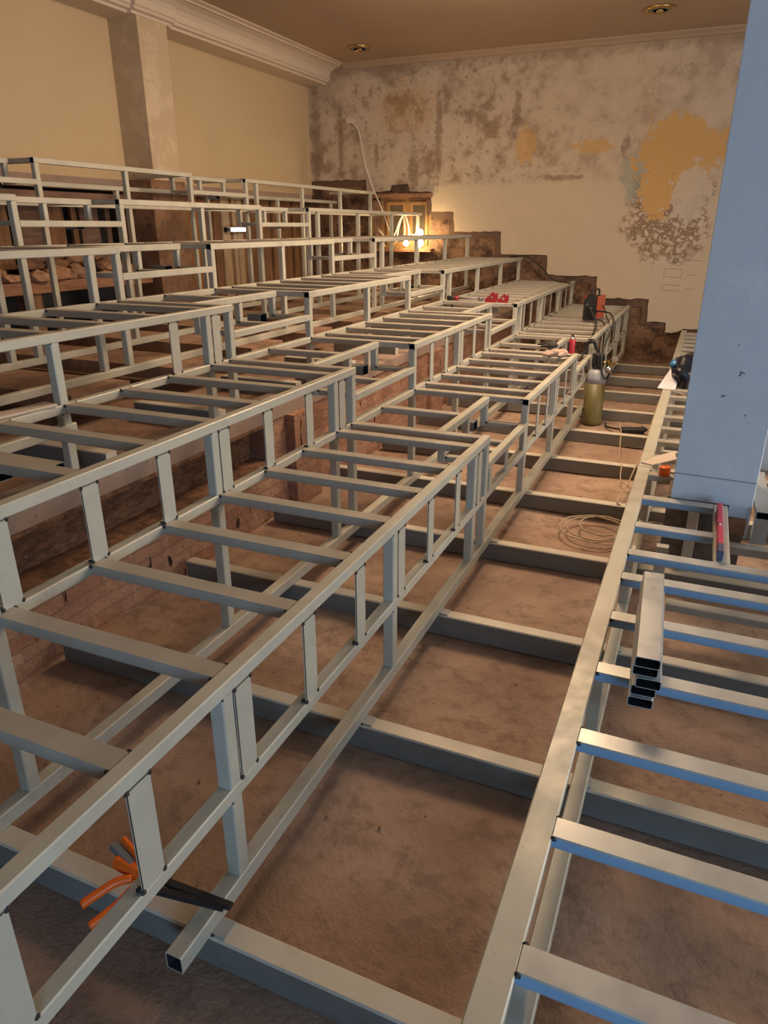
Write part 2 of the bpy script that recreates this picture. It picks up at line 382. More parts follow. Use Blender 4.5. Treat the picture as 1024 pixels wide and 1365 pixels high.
    def poly(self, pts, d, m, msides=None):
        # polygon given as 3D points, thickened by vector d
        i = self.mi(m); j = self.mi(msides or m); d = Vector(d)
        a = [self.bm.verts.new(Vector(p)) for p in pts]; b = [self.bm.verts.new(Vector(p)+d) for p in pts]; n = len(pts)
        fs = [self.bm.faces.new(a), self.bm.faces.new(b[::-1])]
        for f in fs: f.material_index = i
        for k in range(n):
            f = self.bm.faces.new((a[k], b[k], b[(k+1) % n], a[(k+1) % n])); f.material_index = j
        return self
    def build(self, name, parent=None, loc=None):
        bmesh.ops.recalc_face_normals(self.bm, faces=self.bm.faces[:])
        me = bpy.data.meshes.new(name); self.bm.to_mesh(me); self.bm.free()
        for m in self.mats: me.materials.append(m)
        return link(name, me, parent, loc)

# ------------------------------------------------------------------ the measured layout
X0, DX, Z1, DZ = -1.0594, 0.9, 0.8556, 0.34873
def TX(k): return X0 - (k-1)*DX
def TZ(k): return Z1 + (k-1)*DZ
YW = 12.46                       # far wall
SEC = ((-1.2, 4.065), (5.105, 7.314), (8.393, 12.40))
BEAM_Y = (0.16, 1.18, 2.225, 3.22, 4.25, 5.28, 6.30, 7.33, 8.36, 9.38, 10.40, 11.42)

# ------------------------------------------------------------------ setting
def ground(name, x0, x1, y0, y1, z, amp, m, step=0.12):
    bm = bmesh.new(); nx = int((x1-x0)/step)+1; ny = int((y1-y0)/step)+1; g = []
    for i in range(nx):
        row = []
        for j in range(ny):
            x = x0+(x1-x0)*i/(nx-1); y = y0+(y1-y0)*j/(ny-1)
            h = amp*(noise.noise(Vector((x*0.9, y*0.9, z))) + 0.4*noise.noise(Vector((x*3.1, y*3.1, z))) + 0.15*noise.noise(Vector((x*9, y*9, 2))))
            row.append(bm.verts.new((x, y, z+h)))
        g.append(row)
    for i in range(nx-1):
        for j in range(ny-1):
            f = bm.faces.new((g[i][j], g[i+1][j], g[i+1][j+1], g[i][j+1])); f.smooth = True
    me = bpy.data.meshes.new(name); bm.to_mesh(me); bm.free(); me.materials.append(m)
    return tag(link(name, me), kind='structure')
ground('floor', -2.82, 4.5, -3.0, 12.6, -0.050, 0.020, M_DIRT, 0.05)
ground('floor', -3.62, -2.82, -3.0, 12.6, 0.765, 0.008, M_SLAB, 0.14)
ground('floor', -7.4, -3.60, -3.0, 12.6, 0.80, 0.010, M_SLAB, 0.16)
b = MB()
b.box(-3.62, -3.58, -3, 12.6, 0.6, 0.82, M_SLAB); tag(b.build('trim_1'), kind='structure')
# front of the old raised slab: brick, girder, concrete edge
b = MB(); b.box(-3.0, -2.80, -3, 12.55, -0.1, 0.38, M_BRICK); b.box(-3.0, -2.80, 4.32, 12.55, 0.38, 0.70, M_BRICK)
b.box(-3.0, -2.72, 4.55, 4.95, -0.05, 0.70, M_BRICK); b.box(-3.0, -2.74, 7.7, 8.1, -0.05, 0.70, M_BRICK)
tag(b.build('wall_slab_front'), kind='structure')
b = MB(); b.box(-3.1, -2.79, -3, 12.55, 0.70, 0.79, M_CONC); tag(b.build('trim_2'), kind='structure')
b = MB()
b.box(-2.98, -2.965, -3, 4.30, 0.40, 0.69, M_RUST); b.box(-3.0, -2.78, -3, 4.30, 0.38, 0.405, M_RUST); b.box(-3.0, -2.79, -3, 4.30, 0.675, 0.70, M_RUST)
tag(b.build('steel_girder'), 'rusted steel girder set in the brick front of the slab, under the second tier', 'girder')

# ceiling
b = MB(); b.box(-7.2, 6, -4, 12.7, 4.57, 4.7, M_CEIL); tag(b.build('ceiling'), kind='structure')
for i, (x, y, r) in enumerate(((-5.37, 11.45, 0.19), (-1.03, 11.08, 0.18))):
    t = empty('ceiling_vent', (x, y, 4.57))
    tag(t, ('round brass-rimmed ceiling vent at the far left, near the cornice' , 'round brass-rimmed ceiling vent at the far right, near the blue column')[i], 'ceiling vent', 'round ceiling vents')
    q = MB(); n = 36
    prof = [(r, 0.0), (r, -0.02), (r-0.03, -0.035), (r-0.045, -0.02), (r-0.045, 0.0)]; q.lathe(prof, (0, 0, 0), M_BRASS, n); q.build('rim', t)
    q = MB()
    for k in range(3): q.lathe([(r*(0.3+0.2*k), -0.004), (r*(0.3+0.2*k), -0.03), (r*(0.3+0.2*k)-0.015, -0.03)], (0, 0, 0), M_GREY, n)
    q.cyl((0, 0, -0.004), (0, 0, -0.010), r-0.03, M_DARK, n); q.build('louvre', t)
    q = MB(); q.cyl((0, 0, -0.01), (0, 0, -0.045), 0.045, M_BRASS, 18); q.build('hub', t)

# left wall with its pilaster and entablature
b = MB(); b.box(-7.15, -6.85, -4, 12.55, 2.57, 4.6, M_WALL); tag(b.build('wall_left'), kind='structure')
b = MB(); b.box(-6.86, -6.42, 7.69, 8.21, 2.57, 4.32, M_PILS); tag(b.build('trim_pilaster'), kind='structure')
b = MB()
prof = [(-6.86, 4.28), (-6.47, 4.28), (-6.47, 4.31), (-6.42, 4.32), (-6.42, 4.35), (-6.40, 4.36), (-6.40, 4.43), (-6.37, 4.47), (-6.30, 4.51), (-6.22, 4.53), (-6.17, 4.53), (-6.17, 4.545), (-6.10, 4.555), (-6.10, 4.58), (-6.86, 4.58)]
for y0, y1, dx in ((-4, 12.44, 0.0), (7.60, 8.30, 0.06)):
    pts = [(x+dx if x > -6.8 else x, y0, z-(0.0 if dx == 0 else 0.002)) for x, z in prof]; b.poly(pts, (0, y1-y0, 0), M_CORN)
tag(b.build('trim_cornice_left'), kind='structure')
b = MB()
prof = [(12.46, 4.49), (12.43, 4.495), (12.40, 4.52), (12.36, 4.54), (12.34, 4.55), (12.34, 4.58), (12.46, 4.58)]
b.poly([(-6.15, y, z) for y, z in prof], (7.6, 0, 0), M_CEIL); tag(b.build('trim_cornice_back'), kind='structure')

# far wall: masonry behind, plaster skin in front that stops along the old stepped tiers
b = MB(); WX0, WX1, WZ0, WZ1 = -5.47, -4.53, 1.67, 2.50
b.box(-7.2, WX0, 12.50, 12.75, -0.1, 4.6, M_SCAR); b.box(WX1, 5.0, 12.50, 12.75, -0.1, 4.6, M_SCAR)
b.box(WX0, WX1, 12.50, 12.75, -0.1, WZ0, M_SCAR); b.box(WX0, WX1, 12.50, 12.75, WZ1, 4.6, M_SCAR)
tag(b.build('wall_back'), kind='structure')
def rag(pts, amp=0.012, step=0.09):
    out = []
    for (x0, z0), (x1, z1) in zip(pts, pts[1:]):
        L = math.hypot(x1-x0, z1-z0); n = max(1, int(L/step))
        for k in range(n): 
            t = k/n; j = 0 if k == 0 else amp
            out.append((x0+(x1-x0)*t+random.uniform(-j, j), z0+(z1-z0)*t+random.uniform(-j, j)))
    out.append(pts[-1]); return out
steps = [(-6.9, 2.80), (-5.75, 2.80), (-5.74, 2.62), (-5.6, 2.60), (-5.28, 2.62), (-5.26, 2.70), (-4.95, 2.71), (-4.93, 2.60), (-4.52, 2.58), (-4.51, 2.27), (-4.11, 2.26), (-4.09, 1.95), (-3.27, 1.95), (-3.25, 1.60),
         (-2.47, 1.59), (-2.46, 1.29), (-1.63, 1.28), (-1.62, 0.95), (-0.79, 0.95), (-0.78, 0.60), (-0.49, 0.60), (-0.48, 0.45), (-0.30, 0.46), (-0.22, 0.52), (0.4, 0.50), (5.0, 0.50)]
rs = rag(steps)
b = MB(); b.poly([(x, 12.46, z) for x, z in rs] + [(5.0, 12.46, 4.6), (-6.9, 12.46, 4.6)], (0, 0.045, 0), M_PLASTER, M_SCARD)
tag(b.build('wall_back'), kind='structure')
# dark band left by the old treads and risers
b = MB()
for i in range(0, len(steps)-1):
    (x0, z0), (x1, z1) = steps[i], steps[i+1]
    if x0 < -5.7 or x1 > -0.4: 
        if x0 >= -0.5: continue
    if x1-x0 > 0.25:
        dn = 0.10 + 0.05*random.random()
        b.poly([(x, 12.485, z) for x, z in rag([(x0-0.02, z0+0.02), (x1+0.02, z0+0.02), (x1+0.02, z0-dn), (x0-0.02, z0-dn)], 0.018, 0.07)], (0, 0.03, 0), M_SCARD)
    elif z0-z1 > 0.15:
        b.poly([(x, 12.484, z) for x, z in rag([(x0-0.09, z0), (x0+0.02, z0), (x0+0.02, z1-0.05), (x0-0.09, z1-0.05)], 0.018, 0.07)], (0, 0.03, 0), M_SCARD)
tag(b.build('trim_3'), kind='structure')
# outline drawings pencilled on the plaster
b = MB()
def line(x0, z0, x1, z1, w=0.006): 
    b.tube((x0, 12.458, z0), (x1, 12.458, z1), w, 0.003, M_GREY, r=0.0005, upv=(0, 1, 0))
for (x0, z0, x1, z1) in ((-0.62, 1.30, -0.62, 1.42), (-0.62, 1.42, -0.36, 1.41), (-0.36, 1.41, -0.36, 1.29), (-0.62, 1.30, -0.36, 1.29), (-0.62, 1.10, -0.62, 1.18), (-0.62, 1.18, -0.36, 1.17),
                         (-0.62, 1.10, -0.36, 1.09), (-0.60, 1.54, -0.52, 1.62), (-0.52, 1.62, -0.44, 1.52), (-0.44, 1.52, -0.58, 1.50), (-0.28, 1.33, -0.14, 1.33), (-0.28, 1.13, -0.14, 1.12), (-0.36, 1.55, -0.10, 1.54)):
    line(x0, z0, x1, z1)
tag(b.build('wall_sketch'), 'faint outlines of boxes drawn on the cream plaster beside the blue column', 'drawing')

# window niche
b = MB(); b.box(WX0, WX1, 12.85, 12.9, WZ0-0.1, WZ1+0.1, M_DARK); tag(b.build('wall_niche'), kind='structure')
w = tag(empty('window_1', (-5.0, 12.62, WZ0)), kind='structure')
q = MB()
for x in (WX0+0.04, -4.99, WX1-0.04): q.box(x-0.04+5.0, x+0.04+5.0, -0.04, 0.04, 0, WZ1-WZ0, M_FRAMEW)
q.box(WX0+5, WX1+5, -0.045, 0.045, 0, 0.06, M_FRAMEW); q.box(WX0+5, WX1+5, -0.045, 0.045, WZ1-WZ0-0.07, WZ1-WZ0, M_FRAMEW)
q.build('window_frame', w)
for a, c in ((WX0+0.08, -5.03), (-4.95, WX1-0.08)):
    q = MB(); a += 5; c += 5; z0, z1 = 0.06, WZ1-WZ0-0.07
    for x in (a+0.025, c-0.025): q.box(x-0.025, x+0.025, -0.07, -0.03, z0, z1, M_FRAMEW)
    q.box(a, c, -0.068, -0.032, z0, z0+0.05, M_FRAMEW); q.box(a, c, -0.068, -0.032, z1-0.05, z1, M_FRAMEW)
    s = q.build('sash', w)
    q = MB(); q.box(a+0.05, c-0.05, -0.052, -0.047, z0+0.05, z1-0.05, plain('dusty glass', (0.10, 0.075, 0.05), 0.15)); q.build('pane', s)
q = MB(); q.box(WX0-0.02+5, WX1+0.06+5, -0.30, 0.05, -0.05, 0.0, M_TIMBER); q.build('window_sill', w)
# dark broken lintel over the niche
b = MB(); b.box(-5.62, -4.5, 12.40, 12.52, 2.50, 2.56, M_TIMBER); tag(b.build('trim_4'), kind='structure')

# back left: planks, pillar and timber under the plastered wall
b = MB(); b.box(-7.3, -7.25, -3, 12.5, 0.8, 2.6, M_DARK); tag(b.build('wall_painted_darkness'), kind='structure')  # flat black sheet standing in for the darkness behind the planks
b = MB(); y = 8.35; k = 0
while y < 12.4:
    wd = random.choice((0.10, 0.14, 0.2, 0.16)); d = random.uniform(0, 0.05)
    mm = random.choice((M_PLANK, M_PLANK, M_PLANK, M_PLANK2, M_PLANK)); 
    if 8.85 < y < 9.25: mm = M_DOORW
    b.box(-7.02-d, -6.98-d+(0.03 if mm is M_PLANK2 else 0), y, y+wd, 0.93, 2.46, mm); y += wd + random.choice((0.004, 0.01, 0.03)); k += 1
tag(b.build('wall_planks'), kind='structure')
b = MB(); b.box(-7.0, -6.84, -3, 12.45, 2.44, 2.57, M_CONC); b.box(-6.95, -6.80, -3, 8.0, 2.28, 2.40, M_TIMBERP); tag(b.build('trim_5'), kind='structure')
b = MB(); b.box(-6.90, -6.40, 7.60, 8.25, 0.8, 2.57, M_PIER); 
tag(b.build('wall_pier'), kind='structure')
b = MB(); y = -2.5
while y < 7.5:
    wd = random.choice((0.08, 0.22, 0.3)); b.box(-7.05, -7.0, y, y+wd, 1.6, 2.4, random.choice((M_PLANK, M_TIMBERP, M_PLANK))); y += wd + random.choice((0.05, 0.02, 0.12))
tag(b.build('wall_planks'), kind='structure')
tb = empty('timber_trestle', (-6.45, 2, 0.93)); tag(tb, 'old brown timber beam on short posts along the back, carrying rubble under the top tiers', 'timber beam')
q = MB(); q.box(-0.12, 0.12, -4.5, 5.35, 0.46, 0.57, M_TIMBER); q.build('beam', tb)
for yy in (-3.6, -2.2, -0.6, 0.9, 2.35, 3.5, 4.9):
    q = MB(); q.box(-0.10, 0.08, yy, yy+0.16, 0, 0.46, M_TIMBER if yy < 3 else M_PLANK); q.build('leg', tb)
b = MB()
for i in range(170):
    yy = random.uniform(-2.2, 7.3); xx = random.uniform(-6.85, -6.33); s = random.uniform(0.04, 0.13)
    b.blob((xx, yy, 1.50+s*0.5+max(0, (-6.4-xx))*0.35*random.random()), (s*1.1, s*1.4, s*0.75), M_RUBBLE, 1, 0.5, i, False)
tag(b.build('rubble'), 'heap of broken brick and mortar lying on the timber beam at the back left', 'rubble', kind='stuff')

# ------------------------------------------------------------------ floor beams
def floor_beam(y, x0, x1, zt, w, h, label, cat='beam', group=None, tabs=()):
    t = empty('steel_bearer', (0, y, zt-h)); tag(t, label, cat, group)
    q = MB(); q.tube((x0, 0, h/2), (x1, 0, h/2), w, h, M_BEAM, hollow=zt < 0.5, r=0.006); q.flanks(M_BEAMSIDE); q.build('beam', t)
    for x in tabs:
        q = MB(); q.box(x-0.012, x+0.045, -0.028, 0.028, h, h+0.008, M_GALV); q.blob((x, -0.03, h+0.003), (0.012, 0.006, 0.005), M_WELD, 1)
        q.build('shim_plate', t)
    return t
near = ('partly below the open end of the lowest rail', 'second from the camera, crossing under the lowest tier', 'third from the camera, crossing the open floor', 'fourth from the camera',
        'fifth from the camera, just before the coiled cable', 'sixth from the camera, just behind the coiled cable', 'seventh from the camera, in front of the gas cylinder')
for i, y in enumerate(BEAM_Y):
    if i == 0: lab = 'steel floor beam lying on the earth closest to the camera, below the frame edge'
    elif i <= 7: lab = 'steel beam on the earth, ' + near[i-1]
    else: lab = 'steel beam on the earth, %s behind the gas cylinder' % ('first', 'second', 'third', 'fourth')[i-8]
    floor_beam(y, -2.74, 1.9, 0.08, 0.078, 0.12, lab, group='floor beams on the earth', tabs=(X0, -0.16))
NTH = ('first', 'second', 'third', 'fourth', 'fifth', 'sixth', 'seventh', 'eighth', 'ninth', 'tenth', 'eleventh', 'twelfth')
for i, y in enumerate(BEAM_Y):
    q = MB(); q.box(-6.15, -3.60, y+0.07, y+0.60, 0.93, 1.034, M_SLAB)
    tag(q.build('concrete_plank'), 'dusty brown deck plank under the upper tiers, %s from the near end' % NTH[i], 'plank', 'old deck planks with gaps between')
for i, y in enumerate(BEAM_Y):
    floor_beam(y-0.40, -3.58, -2.86, 0.885, 0.08, 0.12, 'short steel beam on the ledge behind the brick front, %s from the near end' % ('first', 'second', 'third', 'fourth', 'fifth', 'sixth', 'seventh', 'eighth', 'ninth', 'tenth', 'eleventh', 'twelfth')[i], group='short beams on the slab ledge')

# ------------------------------------------------------------------ seating tiers
R = 0.050; RH = 0.046
_cache = {}
def part(key, name, make, parent, loc):
    """share meshes between identical parts"""
    if key in _cache: return link(name, _cache[key], parent, loc)
    q = MB(); make(q); o = q.build(name, parent, loc); _cache[key] = o.data; return o
def rung(parent, x0, x1, y, ztop, w=0.075, h=0.040, m=None, name='crossbar', welds=True):
    m = m or M_RUNG; L = round(abs(x1-x0), 3); xc = (x0+x1)/2
    def mk(q):
        q.tube((-L/2, 0, -h/2), (L/2, 0, -h/2), w, h, m)
        if m is M_PRUNG: q.flanks(M_BLUELIT)
        if welds:
            for sx in (-1, 1):
                for s in (-1, 1): q.blob((sx*(L/2-0.002), s*w/2, -0.006), (0.012, 0.008, 0.009), M_WELD, 1, 0.4, sx+2*s)
    return part(('rung', L, w, h, m.name, welds), name, mk, parent, (xc, y, ztop))
def bar_y(parent, name, x, y0, y1, ztop, w=R, h=RH, m=None, hollow=True):
    # x is the front (right-hand) face
    q = MB(); q.tube((x-w/2, y0, ztop-h/2), (x-w/2, y1, ztop-h/2), w, h, m or M_RAIL, hollow=hollow)
    return q.build(name, parent)
def post(parent, x, y, z0, z1, dx=R, dy=0.050, name='post'):
    # x front face, y centre
    L = round(z1-z0, 3)
    def mk(q):
        q.tube((0, 0, 0), (0, 0, L), dx, dy, M_RAIL, upv=(0, 1, 0))
        q.blob((dx/2, -dy/2, L-0.002), (0.004, 0.005, 0.004), M_WELD, 1)
    return part(('post', L, dx, dy), name, mk, parent, (x-dx/2-0.0015, y, z0))
def stud(parent, x, y, z0, z1):
    L = round(z1-z0, 3)
    def mk(q):
        q.box(-0.006, 0.0, -0.040, 0.040, 0, L, M_RAIL)
        q.box(-0.006, 0.0010, -0.040, 0.040, L-0.0035, L-0.0005, M_WELD)
        q.box(-0.0015, 0.0006, -0.0408, -0.0385, 0.0, L, M_WELD)
        for s, z in ((-1, 0.004), (1, 0.004), (-1, L-0.004), (1, L-0.004)):
            q.blob((0.0, s*0.040, z), (0.005, 0.008, 0.009), M_WELD, 1, 0.4, s)
        q.blob((-0.012, -0.038, 0.006), (0.014, 0.012, 0.005), M_WELD, 1)
    return part(('stud', L), 'stud', mk, parent, (x-0.0005, y, z0))

POST_Y = ((-1.1, 0.12, 1.338, 2.570, 3.792, 4.040), (5.130, 6.248, 7.289), (8.418, 8.66, 9.87, 11.10, 12.27))
STUD = ([-0.98, -0.57, -0.16, 0.16, 0.57, 0.975, 1.410, 1.805, 2.212, 2.638, 3.02, 3.45, 3.865], [5.50, 5.87, 6.31, 6.70, 7.11], [8.78, 9.17, 9.56, 10.0, 10.42, 10.84, 11.22, 11.62, 12.0])
RUNGS = ([-1.02, -0.62, -0.21, 0.19, 0.58, 0.975, 1.375, 1.785, 2.20, 2.60, 2.995, 3.39, 3.815, 4.02], [4.51, 5.10, 5.40, 5.79, 6.20, 6.60, 7.03, 7.28], [7.72, 8.36, 8.62, 9.02, 9.43, 9.83, 10.23, 10.63, 11.03, 11.43, 11.83, 12.2])
ORD = ('lowest', 'second', 'third', 'fourth', 'fifth', 'top')
for k in range(1, 7):
    x, z = TX(k), TZ(k); zl = TZ(k-1); xb = TX(k+1)            # zl: level of the tread below, xb: plane of the next riser
    T = empty('tier_frame', (0, 0, 0))
    tag(T, ('lowest tier of the pale steel seating frame, standing beside the open earth floor', 'second tier from the bottom of the pale steel seating frame, above the brick slab front',
            'third tier from the bottom of the pale steel seating frame', 'fourth tier from the bottom of the pale steel seating frame, tall posts without studs',
            'fifth tier from the bottom of the pale steel seating frame', 'topmost tier of the pale steel seating frame, against the ochre wall')[k-1], 'seating frame', 'welded steel seating tiers')
    zmid = zl if k > 1 else 0.487
    zb = {1: 0.080, 2: 0.080}.get(k, 1.035)
    for y0, y1 in SEC: bar_y(T, 'top_rail', x, y0, y1, z)
    bar_y(T, 'mid_rail', x, -1.2, 12.40, zmid)
    if k <= 2: bar_y(T, 'bottom_rail', x+0.0, 1.02 if k == 1 else -1.2, 12.42, 0.142, 0.056, 0.062)
    elif k == 3: bar_y(T, 'bottom_rail', x, -1.2, 2.62, 1.10, R, 0.05)
    else: bar_y(T, 'bottom_rail', x, -1.2, 12.40, 1.088, 0.055, 0.053)
    foot = {1: 0.142, 2: 0.142, 3: 0.78}.get(k, 1.088)
    for s, ys in enumerate(POST_Y):
        for y in ys:
            if k > 3 and s == 2 and y == 8.66 and k == 9: continue
            if k <= 2 and y < 1.1 and k == 1:
                post(T, x, y, zmid, z-RH)
            else:
                post(T, x, y, zmid, z-RH); post(T, x, y, foot, zmid-RH)
    if k <= 3:
        for s, ys in enumerate(STUD):
            for y in ys:
                if k == 3 and not (s == 0 and y > 3.3): continue
                stud(T, x, y, zmid, z-RH)
    # tread
    xe = xb if k < 6 else xb+0.0
    for s, ys in enumerate(RUNGS):
        for y in ys:
            gap = (4.1 < y < 5.06) or (7.4 < y < 8.33)
            xf = x-0.29 if gap else x-R
            if abs(y-5.10) < 0.01 or abs(y-8.36) < 0.01: y = y+0.05
            if k >= 5 and y not in (4.02, 7.28) and not (abs(y-5.15) < 0.02 or abs(y-8.41) < 0.02 or y == 12.2): continue
            rung(T, xe if k < 6 else -6.34, xf-0.05 if gap else xf, y, z-0.001)
    if k == 6:
        bar_y(T, 'wall_rail', -6.30, -1.2, 12.4, z-0.14)
        for y in (0.12, 2.57, 5.0, 6.9, 8.6, 10.4, 12.2): post(T, -6.30, y, 0.95, z-0.14-RH)
    # half-height step in the two aisles
    for y0, y1 in ((4.065, 5.105), (7.314, 8.393)):
        h = z - DZ/2
        q = MB(); q.tube((x-R/2, y0, h-RH/2), (x-R/2, y1, h-RH/2), R, RH, M_RAIL); q.build('half_step_rail', T)
        q = MB(); q.tube((x-0.29-R/2, y0-0.02, z-RH/2), (x-0.29-R/2, y1-0.02, z-RH/2), R, RH, M_RAIL); q.build('setback_rail', T)
        for y in (y0+0.03, (y0+y1)/2, y1-0.05): post(T, x-0.29, y, h-0.04, z-RH, R, 0.042)
        for y in (y0+0.05, (y0+y1)/2-0.02, y1-0.05): rung(T, x-0.29, x-R, y, h-0.001, 0.06, 0.036)
        if k == 1:
            for y in (y0+0.06, (y0+y1)/2-0.05, y1-0.04): stud_ = part(('sh', k), 'stud', lambda q: q.box(-0.010, 0, -0.03, 0.03, 0, h-RH-zmid, M_RAIL), T, (x, y, zmid))
        # small dark bracket left at the foot of the setback post
        def mk(q): q.tube((-0.06, 0, 0), (0.06, 0, 0), 0.10, 0.07, M_GREY, hollow=True)
        part(('brk',), 'bracket', mk, T, (x-0.42, y1-0.12, h-0.03))

# ------------------------------------------------------------------ low platform on the right
P = empty('platform_frame', (0, 0, 0)); tag(P, 'low steel platform frame on the right around the blue column', 'platform frame')
PZ = 0.507; PX1, PX0 = -0.158, -0.238; PR = 1.75
q = MB(); q.tube(((PX0+PX1)/2, 0.2, PZ-0.02), ((PX0+PX1)/2, 4.93, PZ-0.02), 0.08, 0.04, M_RAIL, hollow=True); q.build('edge_rail', P)
q = MB(); q.tube(((PX0+PX1)/2, 4.935, PZ-0.02), ((PX0+PX1)/2, 12.40, PZ-0.02), 0.08, 0.04, M_RAIL, hollow=True); q.build('edge_rail', P)
q = MB(); q.tube((PR, 0.2, PZ-0.02), (PR, 12.4, PZ-0.02), 0.08, 0.04, M_RAIL); q.build('edge_rail', P)
q = MB(); q.tube((-0.155, 0.2, 0.111), (-0.155, 12.4, 0.111), 0.056, 0.062, M_RAIL, hollow=True); q.build('bottom_rail', P)
q = MB(); q.tube((PR, 0.2, 0.111), (PR, 12.4, 0.111), 0.056, 0.062, M_RAIL); q.build('bottom_rail', P)
for y in (0.30, 1.13, 2.45, 3.62, 4.9, 6.1, 7.3, 8.5, 9.7, 10.9, 12.1):
    post(P, -0.130, y, 0.142, PZ-0.04, 0.05, 0.05, 'leg'); post(P, PR+0.025, y, 0.142, PZ-0.04, 0.05, 0.05, 'leg')
for y in (0.36, 0.77, 1.165, 1.573, 1.985, 2.40, 2.815, 3.215, 3.505):
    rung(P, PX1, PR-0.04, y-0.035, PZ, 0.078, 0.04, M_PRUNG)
q = MB(); q.tube((0.275, 3.51, PZ-0.02), (0.275, 4.345, PZ-0.02), 0.075, 0.04, M_RAIL, hollow=True); q.build('inner_rail', P)
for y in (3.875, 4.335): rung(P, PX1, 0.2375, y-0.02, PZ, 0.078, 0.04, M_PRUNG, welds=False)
for y in (4.80, 5.22, 5.66, 6.06, 6.47, 6.91, 7.33, 7.66, 8.1, 8.5, 8.9, 9.3, 9.7, 10.1, 10.5, 10.9, 11.3, 11.7, 12.1):
    rung(P, PX1, -0.005 if y < 4.9 else PR-0.04, y, PZ, 0.078, 0.04, M_RUNG, welds=False)
for y in (5.9, 7.1): rung(P, -0.13, PR-0.04, y, 0.36, 0.05, 0.04, M_RAIL, welds=False, name='tie_bar')
rung(P, 0.06, 1.2, 3.66, 0.17, 0.075, 0.04, M_RUNG, welds=False, name='tie_bar')
rung(P, 0.32, PR-0.04, 4.28, 0.30, 0.08, 0.05, M_GALV, welds=False, name='tie_bar')
for x_, y_ in ((0.17, 4.30), (0.03, 3.70)): post(P, x_, y_, 0.04, PZ-0.04, 0.06, 0.05, 'leg')
# pair of shorter tube stubs beside the column
B_ = empty('box_column_stub', (0.505, 4.36, 0.30)); tag(B_, 'pale galvanised box tube standing right of the blue column with open tube laid on it', 'tube post')
q = MB(); q.box(-0.04, 0.04, -0.03, 0.03, 0, 0.165, M_GALV); q.build('post', B_)
q = MB(); q.tube((0, -0.06, 0.19), (0, 0.74, 0.19), 0.085, 0.045, M_GALV, hollow=True); q.build('tube', B_)
for i, (x, y, z) in enumerate(((0.52, 5.15, 0.50), (0.52, 5.65, 0.50))):
    pass
q = MB(); q.tube((0.63, 3.38, 0.519), (0.64, 5.05, 0.519), 0.085, 0.02, M_GALV); o = q.build('steel_strip'); tag(o, 'wide pale galvanised strip lying beside the blue column at the right edge', 'steel strip')

# the blue column
b = MB(); b.tube((0.222, 4.63, 0.495), (0.222, 4.63, 4.57), 0.45, 0.46, M_COLUMN, r=0.004, upv=(0, 1, 0)); b.box(0.43, 0.4465, 4.402, 4.86, 0.30, 0.495, M_COLUMN); b.box(0.325, 0.43, 4.41, 4.86, 0.42, 0.495, M_COLUMN); tag(b.build('wall_column'), kind='structure')
b = MB(); b.box(0.33, 0.43, 4.385, 4.5, 0.32, 0.42, M_TIMBER); tag(b.build('wood_block'), 'small brown wooden block wedged at the foot of the blue column', 'wood block')
b = MB(); b.box(-0.02, 0.19, 4.42, 4.84, -0.08, 0.494, M_STONE); b.box(0.19, 0.43, 4.46, 4.84, -0.08, 0.494, M_STONE); tag(b.build('wall_column_base'), kind='structure')

# ------------------------------------------------------------------ loose things
# stack of five tubes on the platform
yy0, yy1 = 2.17, 2.84
names = ('bottom tube of the stack of five short galvanised tubes', 'second tube from the bottom in the stack of five short tubes', 'middle tube, shifted right, in the stack of five short tubes',
         'second tube from the top in the stack of five short tubes', 'top tube of the stack of five short galvanised tubes')
for i, dx in enumerate((-0.004, 0.0, 0.012, -0.003, 0.0)):
    h = 0.0385; z = PZ + h/2 + 0.001 + i*(h+0.0012)
    q = MB(); q.tube((0.010+dx, yy0+0.012*(i % 2), z), (-0.018+dx, yy1, z), 0.082, h, M_GALV, hollow=True, wall=0.0025, r=0.005)
    tag(q.build('box_tube'), names[i], 'steel tube', 'stack of box tubes on the platform')
# loose long tubes at the left below the second tread
for i, (x1, y, z) in enumerate(((-2.31, 1.985, 1.07), (-2.36, 1.905, 1.07), (-2.42, 1.825, 1.07))):
    q = MB(); q.tube((-4.5, y, z+0.049), (x1, y, z+0.049), 0.07, 0.036, M_RUNG, hollow=True)
    tag(q.build('box_tube'), ('farthest of three loose steel tubes lying inside the second tier at the left edge', 'middle of three loose steel tubes lying inside the second tier at the left edge', 'nearest of three loose steel tubes lying inside the second tier at the left edge')[i], 'steel tube', 'loose tubes at the left')
# plank on the third tier mid rail
q = MB(); q.tube((-2.96, 2.05, 1.213), (-2.90, 2.52, 1.213), 0.10, 0.014, M_CORN); tag(q.build('board_offcut'), 'flat pale offcut with cracked coating lying on the third tier at the left edge', 'board')

# spirit level
L = empty('spirit_level', (0.262, 3.50, PZ+0.0005), 0.0); tag(L, 'red spirit level lying on the platform frame in front of the blue column', 'spirit level')
q = MB(); q.tube((0, 0.12, 0.028), (0.0, 0.37, 0.028), 0.026, 0.055, M_VIOLET); q.tube((0, 0.41, 0.028), (0.0, 0.72, 0.028), 0.026, 0.055, M_VIOLET); q.tube((0, 0.37, 0.018), (0, 0.41, 0.018), 0.024, 0.034, M_VIOLET); q.build('body', L)
q = MB(); q.tube((0, 0.02, 0.028), (0, 0.12, 0.028), 0.028, 0.057, plain('dark blue end grip', (0.07, 0.08, 0.16), 0.5)); q.build('end_grip', L)
q = MB(); q.cyl((0, 0.372, 0.046), (0, 0.408, 0.046), 0.008, M_PLASTICW, 12); q.build('vial', L)

